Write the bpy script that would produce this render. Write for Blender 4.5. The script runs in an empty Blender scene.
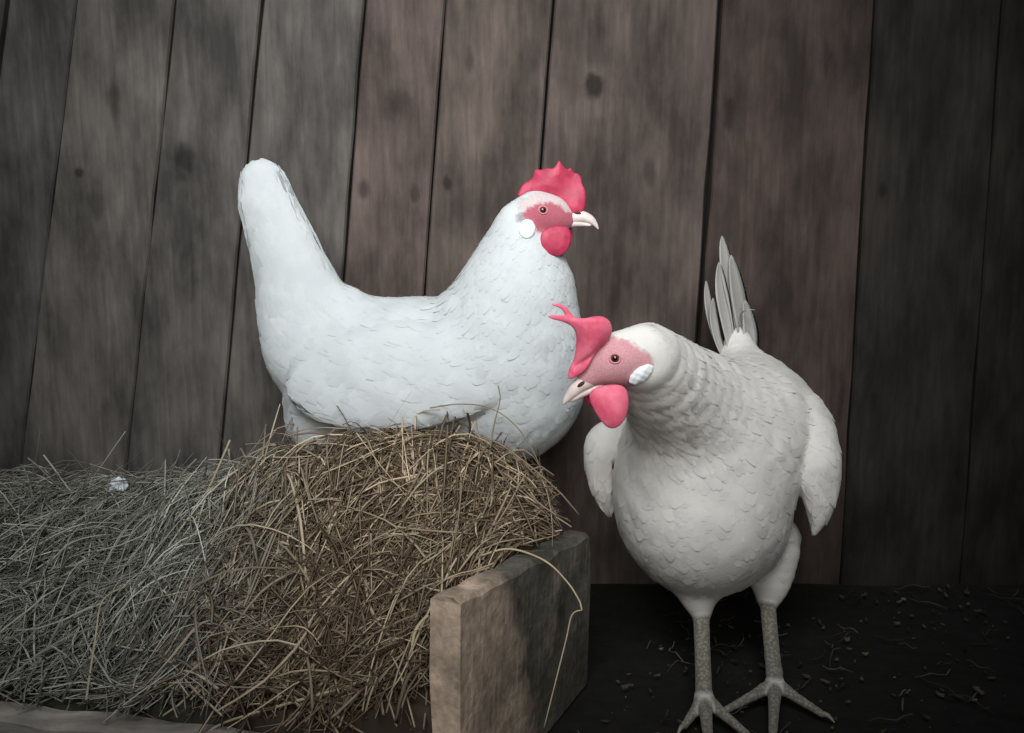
import bpy, math, random
import numpy as np
from mathutils import Vector
random.seed(7); rng = np.random.default_rng(11)
SC = bpy.context.scene
COL = SC.collection

# ------------------------------------------------------------------ camera, sky, lights, exposure
F = 850.0; W, H = 1024, 733
PITCH = math.radians(8.0); CAMZ = 0.47
CAM = np.array([0.0, 0.0, CAMZ])
FW = np.array([0, math.cos(PITCH), -math.sin(PITCH)]); UP = np.array([0, math.sin(PITCH), math.cos(PITCH)])
RT = np.array([1.0, 0, 0])
cd = bpy.data.cameras.new('camera'); cam = bpy.data.objects.new('camera', cd); COL.objects.link(cam)
cd.sensor_width = 36; cd.lens = F / W * 36; cd.clip_start = 0.02
cam.location = CAM; cam.rotation_euler = (math.pi / 2 - PITCH, 0, 0)
SC.camera = cam
world = bpy.data.worlds.new('world'); SC.world = world; world.use_nodes = True
world.node_tree.nodes['Background'].inputs[0].default_value = (0.75, 0.88, 1.0, 1)
world.node_tree.nodes['Background'].inputs[1].default_value = 0.05
SC.view_settings.view_transform = 'Standard'; SC.view_settings.look = 'None'
SC.view_settings.exposure = -0.22; SC.view_settings.gamma = 1; SC.view_settings.use_curve_mapping = False

def area(name, loc, target, size, power, color, spread=180):
    l = bpy.data.lights.new(name, 'AREA'); l.shape = 'RECTANGLE'; l.size, l.size_y = size
    l.energy = power; l.color = color; l.spread = math.radians(spread)
    o = bpy.data.objects.new(name, l); COL.objects.link(o); o.location = loc
    d = Vector(target) - Vector(loc); o.rotation_euler = d.to_track_quat('-Z', 'Y').to_euler()
    return o
area('daylight_opening', (-0.12, 0.06, 1.16), (-0.06, 0.98, 0.62), (0.8, 0.5), 4.8, (0.94, 0.98, 1.0), 74)
area('front_fill', (0.05, -0.5, 0.80), (0.0, 0.9, 0.56), (0.6, 0.4), 1.25, (1.0, 0.95, 0.91), 56)  # added frontal fill, brightens the breasts and boards

# ------------------------------------------------------------------ geometry helpers
def P(px, py, Y):
    d = FW * F + RT * (px - W / 2) - UP * (py - H / 2)
    return CAM + d * (Y / d[1])
def G(px, py, z=0.0):
    d = FW * F + RT * (px - W / 2) - UP * (py - H / 2)
    return CAM + d * ((z - CAMZ) / d[2])
def R(r, px, py, Y):
    return r * float(np.dot(P(px, py, Y) - CAM, FW)) / F
def proj(V):
    q = V - CAM; z = q @ FW
    return W / 2 + F * (q @ RT) / z, H / 2 - F * (q @ UP) / z

def mesh_obj(name, V, Fc, mats, parent=None, smooth=True, attrs=None, fmat=None, normals=None):
    me = bpy.data.meshes.new(name)
    V = np.asarray(V, dtype=np.float32)
    if isinstance(Fc, np.ndarray):
        n, k = Fc.shape
        me.vertices.add(len(V)); me.vertices.foreach_set('co', V.ravel())
        me.loops.add(n * k); me.loops.foreach_set('vertex_index', Fc.astype(np.int32).ravel())
        me.polygons.add(n); me.polygons.foreach_set('loop_start', (np.arange(n) * k).astype(np.int32))
        me.update(calc_edges=True)
    else:
        me.from_pydata(V.tolist(), [], [list(map(int, f)) for f in Fc]); me.update()
    me.validate()
    for m in (mats if isinstance(mats, (list, tuple)) else [mats]): me.materials.append(m)
    if fmat is not None: me.polygons.foreach_set('material_index', np.asarray(fmat, dtype=np.int32))
    me.polygons.foreach_set('use_smooth', np.full(len(me.polygons), smooth))
    for an, arr in (attrs or {}).items():
        arr = np.asarray(arr, dtype=np.float32)
        if arr.ndim == 1:
            a = me.attributes.new(an, 'FLOAT', 'POINT'); a.data.foreach_set('value', arr)
        else:
            a = me.attributes.new(an, 'FLOAT_COLOR', 'POINT')
            c = np.ones((len(V), 4), np.float32); c[:, :3] = arr; a.data.foreach_set('color', c.ravel())
    if normals is not None: me.normals_split_custom_set_from_vertices(np.asarray(normals, dtype=np.float32))
    o = bpy.data.objects.new(name, me); COL.objects.link(o)
    if parent: o.parent = parent; o.matrix_parent_inverse = parent_inv(parent)
    return o
def parent_inv(p):
    from mathutils import Matrix
    return Matrix.Translation(Vector(p.location)).inverted()
def tag(o, label=None, cat=None, group=None, kind=None):
    if label: o['label'] = label
    if cat: o['category'] = cat
    if group: o['group'] = group
    if kind: o['kind'] = kind
    return o
def empty(name, loc, label, cat, group=None):
    o = bpy.data.objects.new(name, None); COL.objects.link(o); o.location = loc; o.empty_display_size = 0.02
    return tag(o, label, cat, group)

# ------------------------------------------------------------------ materials
def newmat(name):
    m = bpy.data.materials.new(name); m.use_nodes = True
    nt = m.node_tree; return m, nt, nt.nodes, nt.links, nt.nodes['Principled BSDF']
def nnode(N, typ, **kw):
    n = N.new(typ)
    for k, v in kw.items(): setattr(n, k, v)
    return n
def simple(name, col, rough=0.6, scale=60, var=0.25, bump=0.2, col2=None, spec=0.3, stretch=(1, 1, 1), sss=0, dist=0.002):
    m, nt, N, Lk, B = newmat(name)
    tc = N.new('ShaderNodeTexCoord'); mp = N.new('ShaderNodeMapping'); mp.inputs['Scale'].default_value = stretch
    Lk.new(tc.outputs['Object'], mp.inputs[0])
    nz = N.new('ShaderNodeTexNoise'); nz.inputs['Scale'].default_value = scale; nz.inputs['Detail'].default_value = 6
    Lk.new(mp.outputs[0], nz.inputs['Vector'])
    cr = N.new('ShaderNodeValToRGB'); Lk.new(nz.outputs[0], cr.inputs[0])
    c2 = col2 or tuple(c * (1 - var) for c in col)
    cr.color_ramp.elements[0].position = 0.35; cr.color_ramp.elements[1].position = 0.65
    cr.color_ramp.elements[0].color = (*c2, 1); cr.color_ramp.elements[1].color = (*col, 1)
    Lk.new(cr.outputs[0], B.inputs['Base Color'])
    B.inputs['Roughness'].default_value = rough; B.inputs['Specular IOR Level'].default_value = spec
    if sss:
        B.inputs['Subsurface Weight'].default_value = sss; B.inputs['Subsurface Radius'].default_value = (0.01, 0.004, 0.003)
        B.inputs['Subsurface Scale'].default_value = 0.6
    if bump:
        b = N.new('ShaderNodeBump'); b.inputs['Strength'].default_value = bump; b.inputs['Distance'].default_value = dist
        Lk.new(nz.outputs[0], b.inputs['Height']); Lk.new(b.outputs[0], B.inputs['Normal'])
    return m

def plumage(name, white, white2):
    m, nt, N, Lk, B = newmat(name)
    tc = N.new('ShaderNodeTexCoord')
    nz = N.new('ShaderNodeTexNoise'); nz.inputs['Scale'].default_value = 26; nz.inputs['Detail'].default_value = 5
    Lk.new(tc.outputs['Object'], nz.inputs['Vector'])
    cr = N.new('ShaderNodeValToRGB'); Lk.new(nz.outputs[0], cr.inputs[0])
    cr.color_ramp.elements[0].position = 0.3; cr.color_ramp.elements[1].position = 0.65
    cr.color_ramp.elements[0].color = (*white2, 1); cr.color_ramp.elements[1].color = (*white, 1)
    at = N.new('ShaderNodeAttribute'); at.attribute_name = 'skin'
    ac = N.new('ShaderNodeAttribute'); ac.attribute_name = 'skincol'
    # fine speckle on the skin
    nz2 = N.new('ShaderNodeTexVoronoi'); nz2.inputs['Scale'].default_value = 650
    Lk.new(tc.outputs['Object'], nz2.inputs['Vector'])
    mr = N.new('ShaderNodeMapRange'); mr.inputs[1].default_value = 0; mr.inputs[2].default_value = 0.7
    mr.inputs[3].default_value = 1.05; mr.inputs[4].default_value = 0.82; Lk.new(nz2.outputs['Distance'], mr.inputs[0])
    mu = nnode(N, 'ShaderNodeMix', data_type='RGBA', blend_type='MULTIPLY'); mu.inputs[0].default_value = 1
    vs = N.new('ShaderNodeTexVoronoi'); vs.inputs['Scale'].default_value = 330; Lk.new(tc.outputs['Object'], vs.inputs['Vector'])
    mv = N.new('ShaderNodeMapRange'); mv.inputs[1].default_value = .1; mv.inputs[2].default_value = 0.65; mv.inputs[3].default_value = 1.25; mv.inputs[4].default_value = 0.6; Lk.new(vs.outputs['Distance'], mv.inputs[0])
    sx = N.new('ShaderNodeSeparateXYZ'); Lk.new(tc.outputs['Object'], sx.inputs[0])
    lt = nnode(N, 'ShaderNodeMath', operation='LESS_THAN'); Lk.new(sx.outputs[2], lt.inputs[0]); lt.inputs[1].default_value = 0.13
    ms = nnode(N, 'ShaderNodeMix', data_type='FLOAT'); Lk.new(lt.outputs[0], ms.inputs[0]); Lk.new(mr.outputs[0], ms.inputs[2]); Lk.new(mv.outputs[0], ms.inputs[3])
    Lk.new(ac.outputs['Color'], mu.inputs[6]); Lk.new(ms.outputs[0], mu.inputs[7])
    mx = nnode(N, 'ShaderNodeMix', data_type='RGBA'); Lk.new(at.outputs['Fac'], mx.inputs[0])
    Lk.new(cr.outputs[0], mx.inputs[6]); Lk.new(mu.outputs[2], mx.inputs[7]); Lk.new(mx.outputs[2], B.inputs['Base Color'])
    B.inputs['Roughness'].default_value = 0.85; B.inputs['Specular IOR Level'].default_value = 0.15
    B.inputs['Sheen Weight'].default_value = 0.15
    n3 = N.new('ShaderNodeTexNoise'); n3.inputs['Scale'].default_value = 260; n3.inputs['Detail'].default_value = 3
    Lk.new(tc.outputs['Object'], n3.inputs['Vector'])
    b = N.new('ShaderNodeBump'); b.inputs['Strength'].default_value = 0.25; b.inputs['Distance'].default_value = 0.001
    Lk.new(n3.outputs[0], b.inputs['Height']); Lk.new(b.outputs[0], B.inputs['Normal'])
    return m

M_white = plumage('cool_lit_plumage', (0.54, 0.57, 0.575), (0.49, 0.52, 0.53))  # white plumage with the cool cast of the daylight put into its colour
M_warm_lit = plumage('warm_lit_plumage', (0.74, 0.72, 0.68), (0.65, 0.625, 0.585))  # the other hen's white, coloured warmer for its less cool light
M_tail = plumage('dimmed_tail_vane', (0.40, 0.385, 0.365), (0.32, 0.31, 0.29))  # same white plumage, darkened to stand in for dimness further back
M_comb = simple('red_comb', (0.50, 0.040, 0.095), 0.5, 120, 0.3, 0.35, spec=0.35, sss=0.15, dist=0.001)
M_comb2 = simple('pink_comb', (0.84, 0.19, 0.28), 0.5, 70, 0.3, 0.35, col2=(0.66, 0.085, 0.155), spec=0.35, sss=0.15, dist=0.001)
M_beak = simple('pale_beak', (0.76, 0.64, 0.60), 0.4, 90, 0.2, 0.05, spec=0.4)
M_lobe = simple('white_earlobe', (0.85, 0.90, 0.92), 0.45, 300, 0.12, 0.3, spec=0.5, dist=0.001)
M_nostril = simple('dark_nostril', (0.05, 0.02, 0.02), 0.6, 50, 0.1, 0)
M_eye = simple('brown_iris', (0.16, 0.035, 0.02), 0.08, 300, 0.3, 0, spec=0.8)
M_pupil = simple('black_pupil', (0.006, 0.005, 0.006), 0.05, 50, 0.1, 0, spec=0.8)
M_lid = simple('eyelid_skin', (0.62, 0.30, 0.32), 0.6, 300, 0.2, 0.1)
M_claw = simple('pale_claw', (0.30, 0.26, 0.2), 0.4, 90, 0.2, 0)

def wood_mat(name, use_attr=True, base=(0.2, 0.17, 0.14), base2=None, knots=(), axis_scale=(1, 1, 0.09), wear=None):
    m, nt, N, Lk, B = newmat(name)
    tc = N.new('ShaderNodeTexCoord'); mp = N.new('ShaderNodeMapping'); mp.inputs['Scale'].default_value = axis_scale
    if use_attr:
        pid = N.new('ShaderNodeAttribute'); pid.attribute_name = 'pid'
        off = nnode(N, 'ShaderNodeVectorMath', operation='ADD')
        cb = N.new('ShaderNodeCombineXYZ'); Lk.new(pid.outputs['Fac'], cb.inputs[1])
        Lk.new(tc.outputs['Object'], off.inputs[0]); Lk.new(cb.outputs[0], off.inputs[1]); Lk.new(off.outputs[0], mp.inputs[0])
    else:
        Lk.new(tc.outputs['Object'], mp.inputs[0])
    g1 = N.new('ShaderNodeTexNoise'); g1.inputs['Scale'].default_value = 120; g1.inputs['Detail'].default_value = 8; g1.inputs['Distortion'].default_value = 0.4
    Lk.new(mp.outputs[0], g1.inputs['Vector'])
    mp2 = N.new('ShaderNodeMapping'); mp2.inputs['Scale'].default_value = tuple(1 if a == 1 else 0.4 for a in axis_scale)
    Lk.new(tc.outputs['Object'], mp2.inputs[0])
    g2 = N.new('ShaderNodeTexNoise'); g2.inputs['Scale'].default_value = 18; g2.inputs['Detail'].default_value = 9; g2.inputs['Roughness'].default_value = 0.6
    Lk.new(mp2.outputs[0], g2.inputs['Vector'])
    r1 = N.new('ShaderNodeMapRange'); r1.inputs[1].default_value = 0.3; r1.inputs[2].default_value = 0.7; r1.inputs[3].default_value = 0.74; r1.inputs[4].default_value = 1.15
    Lk.new(g1.outputs[0], r1.inputs[0])
    r2 = N.new('ShaderNodeMapRange'); r2.inputs[1].default_value = 0.36; r2.inputs[2].default_value = 0.64; r2.inputs[3].default_value = 0.5; r2.inputs[4].default_value = 1.3
    Lk.new(g2.outputs[0], r2.inputs[0])
    mul = nnode(N, 'ShaderNodeMath', operation='MULTIPLY'); Lk.new(r1.outputs[0], mul.inputs[0]); Lk.new(r2.outputs[0], mul.inputs[1])
    last = mul.outputs[0]
    kn_n = N.new('ShaderNodeTexNoise'); kn_n.inputs['Scale'].default_value = 45; Lk.new(tc.outputs['Object'], kn_n.inputs['Vector'])
    for (x, z, r, asp, dk) in knots:
        s = nnode(N, 'ShaderNodeVectorMath', operation='SUBTRACT'); Lk.new(tc.outputs['Object'], s.inputs[0]); s.inputs[1].default_value = (x, 0, z)
        q = nnode(N, 'ShaderNodeVectorMath', operation='MULTIPLY'); Lk.new(s.outputs[0], q.inputs[0]); q.inputs[1].default_value = (1 / r, 0, 1 / (r * asp))
        ln = nnode(N, 'ShaderNodeVectorMath', operation='LENGTH'); Lk.new(q.outputs[0], ln.inputs[0])
        ad = nnode(N, 'ShaderNodeMath', operation='ADD'); Lk.new(ln.outputs['Value'], ad.inputs[0])
        nn = nnode(N, 'ShaderNodeMath', operation='MULTIPLY_ADD'); Lk.new(kn_n.outputs[0], nn.inputs[0]); nn.inputs[1].default_value = 1.4; nn.inputs[2].default_value = -0.7
        Lk.new(nn.outputs[0], ad.inputs[1])
        mr = nnode(N, 'ShaderNodeMapRange', interpolation_type='SMOOTHSTEP'); mr.inputs[1].default_value = 0.35; mr.inputs[2].default_value = 1.3
        mr.inputs[3].default_value = dk; mr.inputs[4].default_value = 1.0; Lk.new(ad.outputs[0], mr.inputs[0])
        mm = nnode(N, 'ShaderNodeMath', operation='MULTIPLY'); Lk.new(last, mm.inputs[0]); Lk.new(mr.outputs[0], mm.inputs[1]); last = mm.outputs[0]
    mx = nnode(N, 'ShaderNodeMix', data_type='RGBA', blend_type='MULTIPLY'); mx.inputs[0].default_value = 1
    if use_attr:
        ca = N.new('ShaderNodeAttribute'); ca.attribute_name = 'tint'; src = ca.outputs['Color']
    else:
        g3 = N.new('ShaderNodeTexNoise'); g3.inputs['Scale'].default_value = 16; g3.inputs['Detail'].default_value = 7; Lk.new(tc.outputs['Object'], g3.inputs['Vector'])
        cr = N.new('ShaderNodeValToRGB'); cr.color_ramp.elements[0].position = 0.28; cr.color_ramp.elements[1].position = 0.66
        cr.color_ramp.elements[0].color = (*(base2 or base), 1); cr.color_ramp.elements[1].color = (*base, 1)
        if wear:
            # bare pale wood near a worn end, by object position along a direction
            (wp, wd, w0, w1) = wear
            s = nnode(N, 'ShaderNodeVectorMath', operation='SUBTRACT'); Lk.new(tc.outputs['Object'], s.inputs[0]); s.inputs[1].default_value = wp
            dt = nnode(N, 'ShaderNodeVectorMath', operation='DOT_PRODUCT'); Lk.new(s.outputs[0], dt.inputs[0]); dt.inputs[1].default_value = wd
            mr = N.new('ShaderNodeMapRange'); mr.inputs[1].default_value = w0; mr.inputs[2].default_value = w1; mr.inputs[3].default_value = 0.32; mr.inputs[4].default_value = -0.32
            mr.clamp = True; Lk.new(dt.outputs['Value'], mr.inputs[0])
            ad = nnode(N, 'ShaderNodeMath', operation='ADD'); Lk.new(g3.outputs[0], ad.inputs[0]); Lk.new(mr.outputs[0], ad.inputs[1]); Lk.new(ad.outputs[0], cr.inputs[0])
        else: Lk.new(g3.outputs[0], cr.inputs[0])
        src = cr.outputs[0]
    Lk.new(src, mx.inputs[6]); Lk.new(last, mx.inputs[7]); Lk.new(mx.outputs[2], B.inputs['Base Color'])
    B.inputs['Roughness'].default_value = 0.8; B.inputs['Specular IOR Level'].default_value = 0.2
    bp = N.new('ShaderNodeBump'); bp.inputs['Strength'].default_value = 0.5; bp.inputs['Distance'].default_value = 0.002
    Lk.new(last, bp.inputs['Height']); Lk.new(bp.outputs[0], B.inputs['Normal'])
    return m

def attr_mat(name, rough=0.7, attr='col', spec=0.2, transl=0.0):
    m, nt, N, Lk, B = newmat(name)
    a = N.new('ShaderNodeAttribute'); a.attribute_name = attr
    tc = N.new('ShaderNodeTexCoord'); nz = N.new('ShaderNodeTexNoise'); nz.inputs['Scale'].default_value = 90
    Lk.new(tc.outputs['Object'], nz.inputs['Vector'])
    mr = N.new('ShaderNodeMapRange'); mr.inputs[3].default_value = 0.65; mr.inputs[4].default_value = 1.3; Lk.new(nz.outputs[0], mr.inputs[0])
    mx = nnode(N, 'ShaderNodeMix', data_type='RGBA', blend_type='MULTIPLY'); mx.inputs[0].default_value = 1
    Lk.new(a.outputs['Color'], mx.inputs[6]); Lk.new(mr.outputs[0], mx.inputs[7]); Lk.new(mx.outputs[2], B.inputs['Base Color'])
    B.inputs['Roughness'].default_value = rough; B.inputs['Specular IOR Level'].default_value = spec
    return m
M_hay = attr_mat('dry_hay')

# ------------------------------------------------------------------ the setting: plank wall and floor
YW = 1.15
ZT, ZB = 1.9, -0.02
seams = [(-290, -420, 2), (-180, -300, 2), (-95, -195, 3), (6, -72, 3), (75, 3, 2.2), (175, 112, 3.2), (262, 207, 4.0), (365, 318, 3.4),
         (446, 402, 2.0), (554, 506, 2.6), (722, 680, 5.0), (875, 840, 3.0), (1003, 960, 3.0), (1120, 1085, 3), (1230, 1205, 3), (1340, 1330, 2)]
def seam_x(s, z):
    a = P(s[0], 0, YW); b = P(s[1], 600, YW); t = (z - a[2]) / (b[2] - a[2])
    return a[0] + (b[0] - a[0]) * t
def v3(*c): return c
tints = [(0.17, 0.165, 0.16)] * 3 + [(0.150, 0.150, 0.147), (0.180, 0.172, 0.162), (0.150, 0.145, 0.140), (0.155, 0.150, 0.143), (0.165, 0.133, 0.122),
         (0.155, 0.128, 0.115), (0.135, 0.111, 0.101), (0.100, 0.077, 0.070), (0.045, 0.041, 0.038), (0.042, 0.041, 0.036), (0.042, 0.042, 0.040)] + [(0.07, 0.07, 0.07)] * 4  # plank colours; the right-hand ones also darkened for light fading rightwards
V, Fc, tint, pid = [], [], [], []
seams = [(a, b, w * (.6 if w < 4.5 else .9)) for a, b, w in seams]
for i in range(len(seams) - 1):
    a, b = seams[i], seams[i + 1]
    gm = 0.5 * YW / F; yo = random.uniform(-0.003, 0.003); nz_ = 24
    base = len(V)
    bev = 0.003
    for k in range(nz_ + 1):
        z = ZB + (ZT - ZB) * k / nz_
        x0 = seam_x(a, z) + a[2] * gm + random.uniform(-0.0012, 0.0012); x1 = seam_x(b, z) - b[2] * gm + random.uniform(-0.0012, 0.0012)
        for (x, y) in ((x0, YW + yo + 0.022), (x0, YW + yo + bev), (x0 + bev * 0.7, YW + yo), (x1 - bev * 0.7, YW + yo), (x1, YW + yo + bev), (x1, YW + yo + 0.022)):
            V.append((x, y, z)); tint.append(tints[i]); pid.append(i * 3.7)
    for k in range(nz_):
        for j in range(6):
            p = base + k * 6 + j; q = base + k * 6 + (j + 1) % 6
            Fc.append((p, q, q + 6, p + 6))
    Fc.append([base + j for j in range(6)][::-1]); Fc.append([base + nz_ * 6 + j for j in range(6)])
fm = [0] * len(Fc)
b0 = len(V)  # near-black sheet added behind the planks to stop light leaking through gaps
for x in (-2.2, 2.2):
    for y in (YW + 0.026, YW + 0.05):
        for z in (ZB, ZT): V.append((x, y, z)); tint.append((0.01, 0.01, 0.01)); pid.append(0)
for f in ((0, 1, 3, 2), (4, 6, 7, 5), (0, 4, 5, 1), (2, 3, 7, 6), (0, 2, 6, 4), (1, 5, 7, 3)): Fc.append([b0 + q for q in f]); fm.append(0)
kn = []
for (px, py, r, asp, dk) in ((185, 160, 12, 1.6, 0.35), (595, 86, 11, 1.2, 0.25), (598, 40, 12, 2.6, 0.6), (600, 150, 7, 5, 0.6), (398, 100, 13, 1.5, 0.55), (470, 60, 5, 3, 0.5),
                             (447, 183, 5, 1.6, 0.35), (415, 195, 5, 2.2, 0.5), (363, 190, 6, 1.5, 0.5), (113, 100, 8, 2.2, 0.6), (78, 172, 5, 1, 0.4), (95, 200, 9, 2.5, 0.6), (730, 115, 5, 3.5, 0.5),
                             (650, 170, 6, 3, 0.6), (883, 190, 5, 2, 0.5), (190, 270, 10, 2.5, 0.7), (645, 300, 10, 3, 0.7), (515, 140, 14, 3, 0.65)):
    w = P(px, py, YW); kn.append((w[0], w[2], r * YW / F, asp, dk))
M_wall = wood_mat('weathered_plank_wood', knots=kn)
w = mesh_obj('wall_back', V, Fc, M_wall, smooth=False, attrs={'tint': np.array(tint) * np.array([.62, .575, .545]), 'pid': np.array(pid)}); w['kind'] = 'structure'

# uneven earth floor
gx = np.linspace(-2.2, 2.2, 221); gy = np.linspace(-1.2, YW + 0.04, 121)
XX, YY = np.meshgrid(gx, gy, indexing='ij')
def fbm(x, y, s, seed=0):
    r = np.random.default_rng(seed); o = np.zeros_like(x)
    for k in range(5):
        for _ in range(3):
            a = r.uniform(0, 6.28); ph = r.uniform(0, 6.28); q = s * 1.8 ** k
            o += np.sin((x * math.cos(a) + y * math.sin(a)) * q + ph) / (1.5 ** k) / 3
    return o
ZZ = fbm(XX, YY, 14, 3) * 0.0018 - 0.004
V = np.stack([XX.ravel(), YY.ravel(), ZZ.ravel()], 1); nY = len(gy)
ii, jj = np.meshgrid(np.arange(len(gx) - 1), np.arange(nY - 1), indexing='ij'); q = (ii * nY + jj).ravel()
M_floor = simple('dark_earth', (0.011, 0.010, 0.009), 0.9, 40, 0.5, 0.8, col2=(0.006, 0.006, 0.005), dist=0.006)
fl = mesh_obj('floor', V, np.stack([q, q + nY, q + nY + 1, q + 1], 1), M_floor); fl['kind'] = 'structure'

# ------------------------------------------------------------------ distance-field modelling
def rcone(p, a, b, ra, rb):
    ba = b - a; l2 = float(ba @ ba) + 1e-12
    t = np.clip(((p - a) @ ba) / l2, 0, 1)
    return np.linalg.norm(p - a - t[..., None] * ba, axis=-1) - (ra + (rb - ra) * t)
class Prim:
    def __init__(s, kind, pts, k=0.02, sq=None, flow=(1, 0, 0), fl=0.018, fw=0.007, skin=None):
        s.kind, s.k, s.sq, s.flow, s.fl, s.fw, s.skin = kind, k, sq, np.array(flow, float), fl, fw, skin
        if kind == 'chain' and len(pts) > 2:
            q = [np.append(a, r) for a, r in pts]; o = []
            for i in range(len(q) - 1):
                p0, p1, p2, p3 = q[max(i - 1, 0)], q[i], q[i + 1], q[min(i + 2, len(q) - 1)]
                for j in range(4):
                    f = j / 4; o.append(0.5 * ((2 * p1) + (-p0 + p2) * f + (2 * p0 - 5 * p1 + 4 * p2 - p3) * f * f + (-p0 + 3 * p1 - 3 * p2 + p3) * f ** 3))
            o.append(q[-1]); pts = [(v[:3], max(float(v[3]), .0005)) for v in o]
        s.pts = pts
        if kind == 'chain':
            C = np.array([p[0] for p in pts]); r = max(p[1] for p in pts)
            s.lo, s.hi = C.min(0) - r, C.max(0) + r
        else:
            c, A, rad = pts; e = np.sqrt(((A * np.array(rad)[:, None]) ** 2).sum(0)); s.lo, s.hi = c - e, c + e
    def d(s, p):
        if s.kind == 'chain':
            sc = 1.0
            if s.sq is not None:
                ax, f = s.sq; ax = np.array(ax, float); ax /= np.linalg.norm(ax)
                c0 = s.pts[0][0]
                T = lambda q: q + ((q - c0) @ ax)[..., None] * ax * (1 / f - 1)
                p = T(p); pts = [(T(q[None])[0], r) for q, r in s.pts]; sc = min(1, (1 + f) / 2)
            else: pts = s.pts
            o = None
            if len(pts) == 1: return (np.linalg.norm(p - pts[0][0], axis=-1) - pts[0][1]) * sc
            for (a, ra), (b, rb) in zip(pts[:-1], pts[1:]):
                e = rcone(p, a, b, ra, rb); o = e if o is None else np.minimum(o, e)
            return o * sc
        c, A, rad = s.pts
        q = (p - c) @ A.T / np.array(rad)
        k0 = np.linalg.norm(q, axis=-1); k1 = np.linalg.norm(q / np.array(rad), axis=-1) + 1e-9
        return k0 * (k0 - 1) / k1
def smin(a, b, k):
    h = np.clip(0.5 + 0.5 * (b - a) / k, 0, 1)
    return b + (a - b) * h - k * h * (1 - h)
class Grid:
    def __init__(s, lo, hi, h):
        s.h = h; s.lo = np.array(lo) - 3 * h; n = np.ceil((np.array(hi) + 3 * h - s.lo) / h).astype(int) + 1
        s.n = n; s.F = np.full(n, 0.05, np.float32)
    def pts(s, i0, i1):
        g = np.meshgrid(*[s.lo[k] + s.h * np.arange(i0[k], i1[k]) for k in range(3)], indexing='ij')
        return np.stack(g, -1)
    def add(s, pr):
        m = pr.k + 0.012
        i0 = np.maximum(((pr.lo - m - s.lo) / s.h).astype(int), 0); i1 = np.minimum(((pr.hi + m - s.lo) / s.h).astype(int) + 2, s.n)
        sl = tuple(slice(a, b) for a, b in zip(i0, i1))
        s.F[sl] = smin(s.F[sl], pr.d(s.pts(i0, i1)), pr.k)
    def sample(s, p):
        u = (p - s.lo) / s.h; u = np.clip(u, 0, np.array(s.n) - 1.001); i = u.astype(int); f = u - i
        o = 0
        for a in (0, 1):
            for b in (0, 1):
                for c in (0, 1):
                    w_ = (f[..., 0] if a else 1 - f[..., 0]) * (f[..., 1] if b else 1 - f[..., 1]) * (f[..., 2] if c else 1 - f[..., 2])
                    o = o + w_ * s.F[i[..., 0] + a, i[..., 1] + b, i[..., 2] + c]
        return o
    def grad(s, p):
        e = s.h * 1.2; g = np.stack([s.sample(p + e * np.eye(3)[k]) - s.sample(p - e * np.eye(3)[k]) for k in range(3)], -1)
        return g / (np.linalg.norm(g, axis=-1, keepdims=True) + 1e-9)
    def hit(s, px, py, back=False):
        d = FW * F + RT * (px - W / 2) - UP * (py - H / 2); d /= np.linalg.norm(d)
        ts = np.arange(0.4, 1.5, 0.0006); pp = CAM + ts[:, None] * d
        ok = ((pp > s.lo) & (pp < s.lo + s.h * (np.array(s.n) - 1))).all(1)
        f = np.where(ok, s.sample(pp), 1); w_ = np.where(f < 0)[0]
        if len(w_) == 0: return None
        return pp[w_[-1] if back else w_[0]]
def nets(Fg, lo, h):
    S = Fg < 0; n = np.array(Fg.shape) - 1
    cor = [(a, b, c) for a in (0, 1) for b in (0, 1) for c in (0, 1)]
    cnt = sum(S[a:a + n[0], b:b + n[1], c:c + n[2]].astype(np.int8) for a, b, c in cor)
    act = np.argwhere((cnt > 0) & (cnt < 8)); idx = np.full(n, -1, np.int64); idx[tuple(act.T)] = np.arange(len(act))
    acc = np.zeros((len(act), 3)); num = np.zeros(len(act))
    for a in cor:
        for ax in range(3):
            if a[ax]: continue
            b = list(a); b[ax] = 1
            fa = Fg[tuple((act + a).T)]; fb = Fg[tuple((act + b).T)]
            cr = (fa < 0) != (fb < 0); t = np.where(cr, fa / np.where(cr, fa - fb, 1), 0)
            pos = np.array(a, float) + t[:, None] * (np.array(b) - np.array(a)); acc += pos * cr[:, None]; num += cr
    V = lo + h * (act + acc / num[:, None])
    Q = []
    for ax in range(3):
        o1, o2 = (ax + 1) % 3, (ax + 2) % 3
        sl0 = [slice(None)] * 3; sl1 = [slice(None)] * 3; sl0[ax] = slice(0, -1); sl1[ax] = slice(1, None)
        A = S[tuple(sl0)]; B = S[tuple(sl1)]; e = np.argwhere(A != B)
        e = e[(e[:, o1] > 0) & (e[:, o2] > 0) & (e[:, o1] < n[o1]) & (e[:, o2] < n[o2])]
        d1 = np.eye(3, dtype=int)[o1]; d2 = np.eye(3, dtype=int)[o2]
        c = [idx[tuple((e - k).T)] for k in (d1 + d2, d2, 0 * d1, d1)]
        q = np.stack(c, 1); fl_ = ~A[tuple(e.T)]; q[fl_] = q[fl_][:, ::-1]; Q.append(q)
    return V, np.concatenate(Q)
def sdf_obj(name, fn, lo, hi, h, mat, parent=None, attrs=None):
    g = Grid(lo, hi, h); P3 = g.pts((0, 0, 0), g.n); Fg = fn(P3)
    V, Q = nets(Fg, g.lo, h)
    return mesh_obj(name, V, Q, mat, parent, attrs=attrs)
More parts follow.
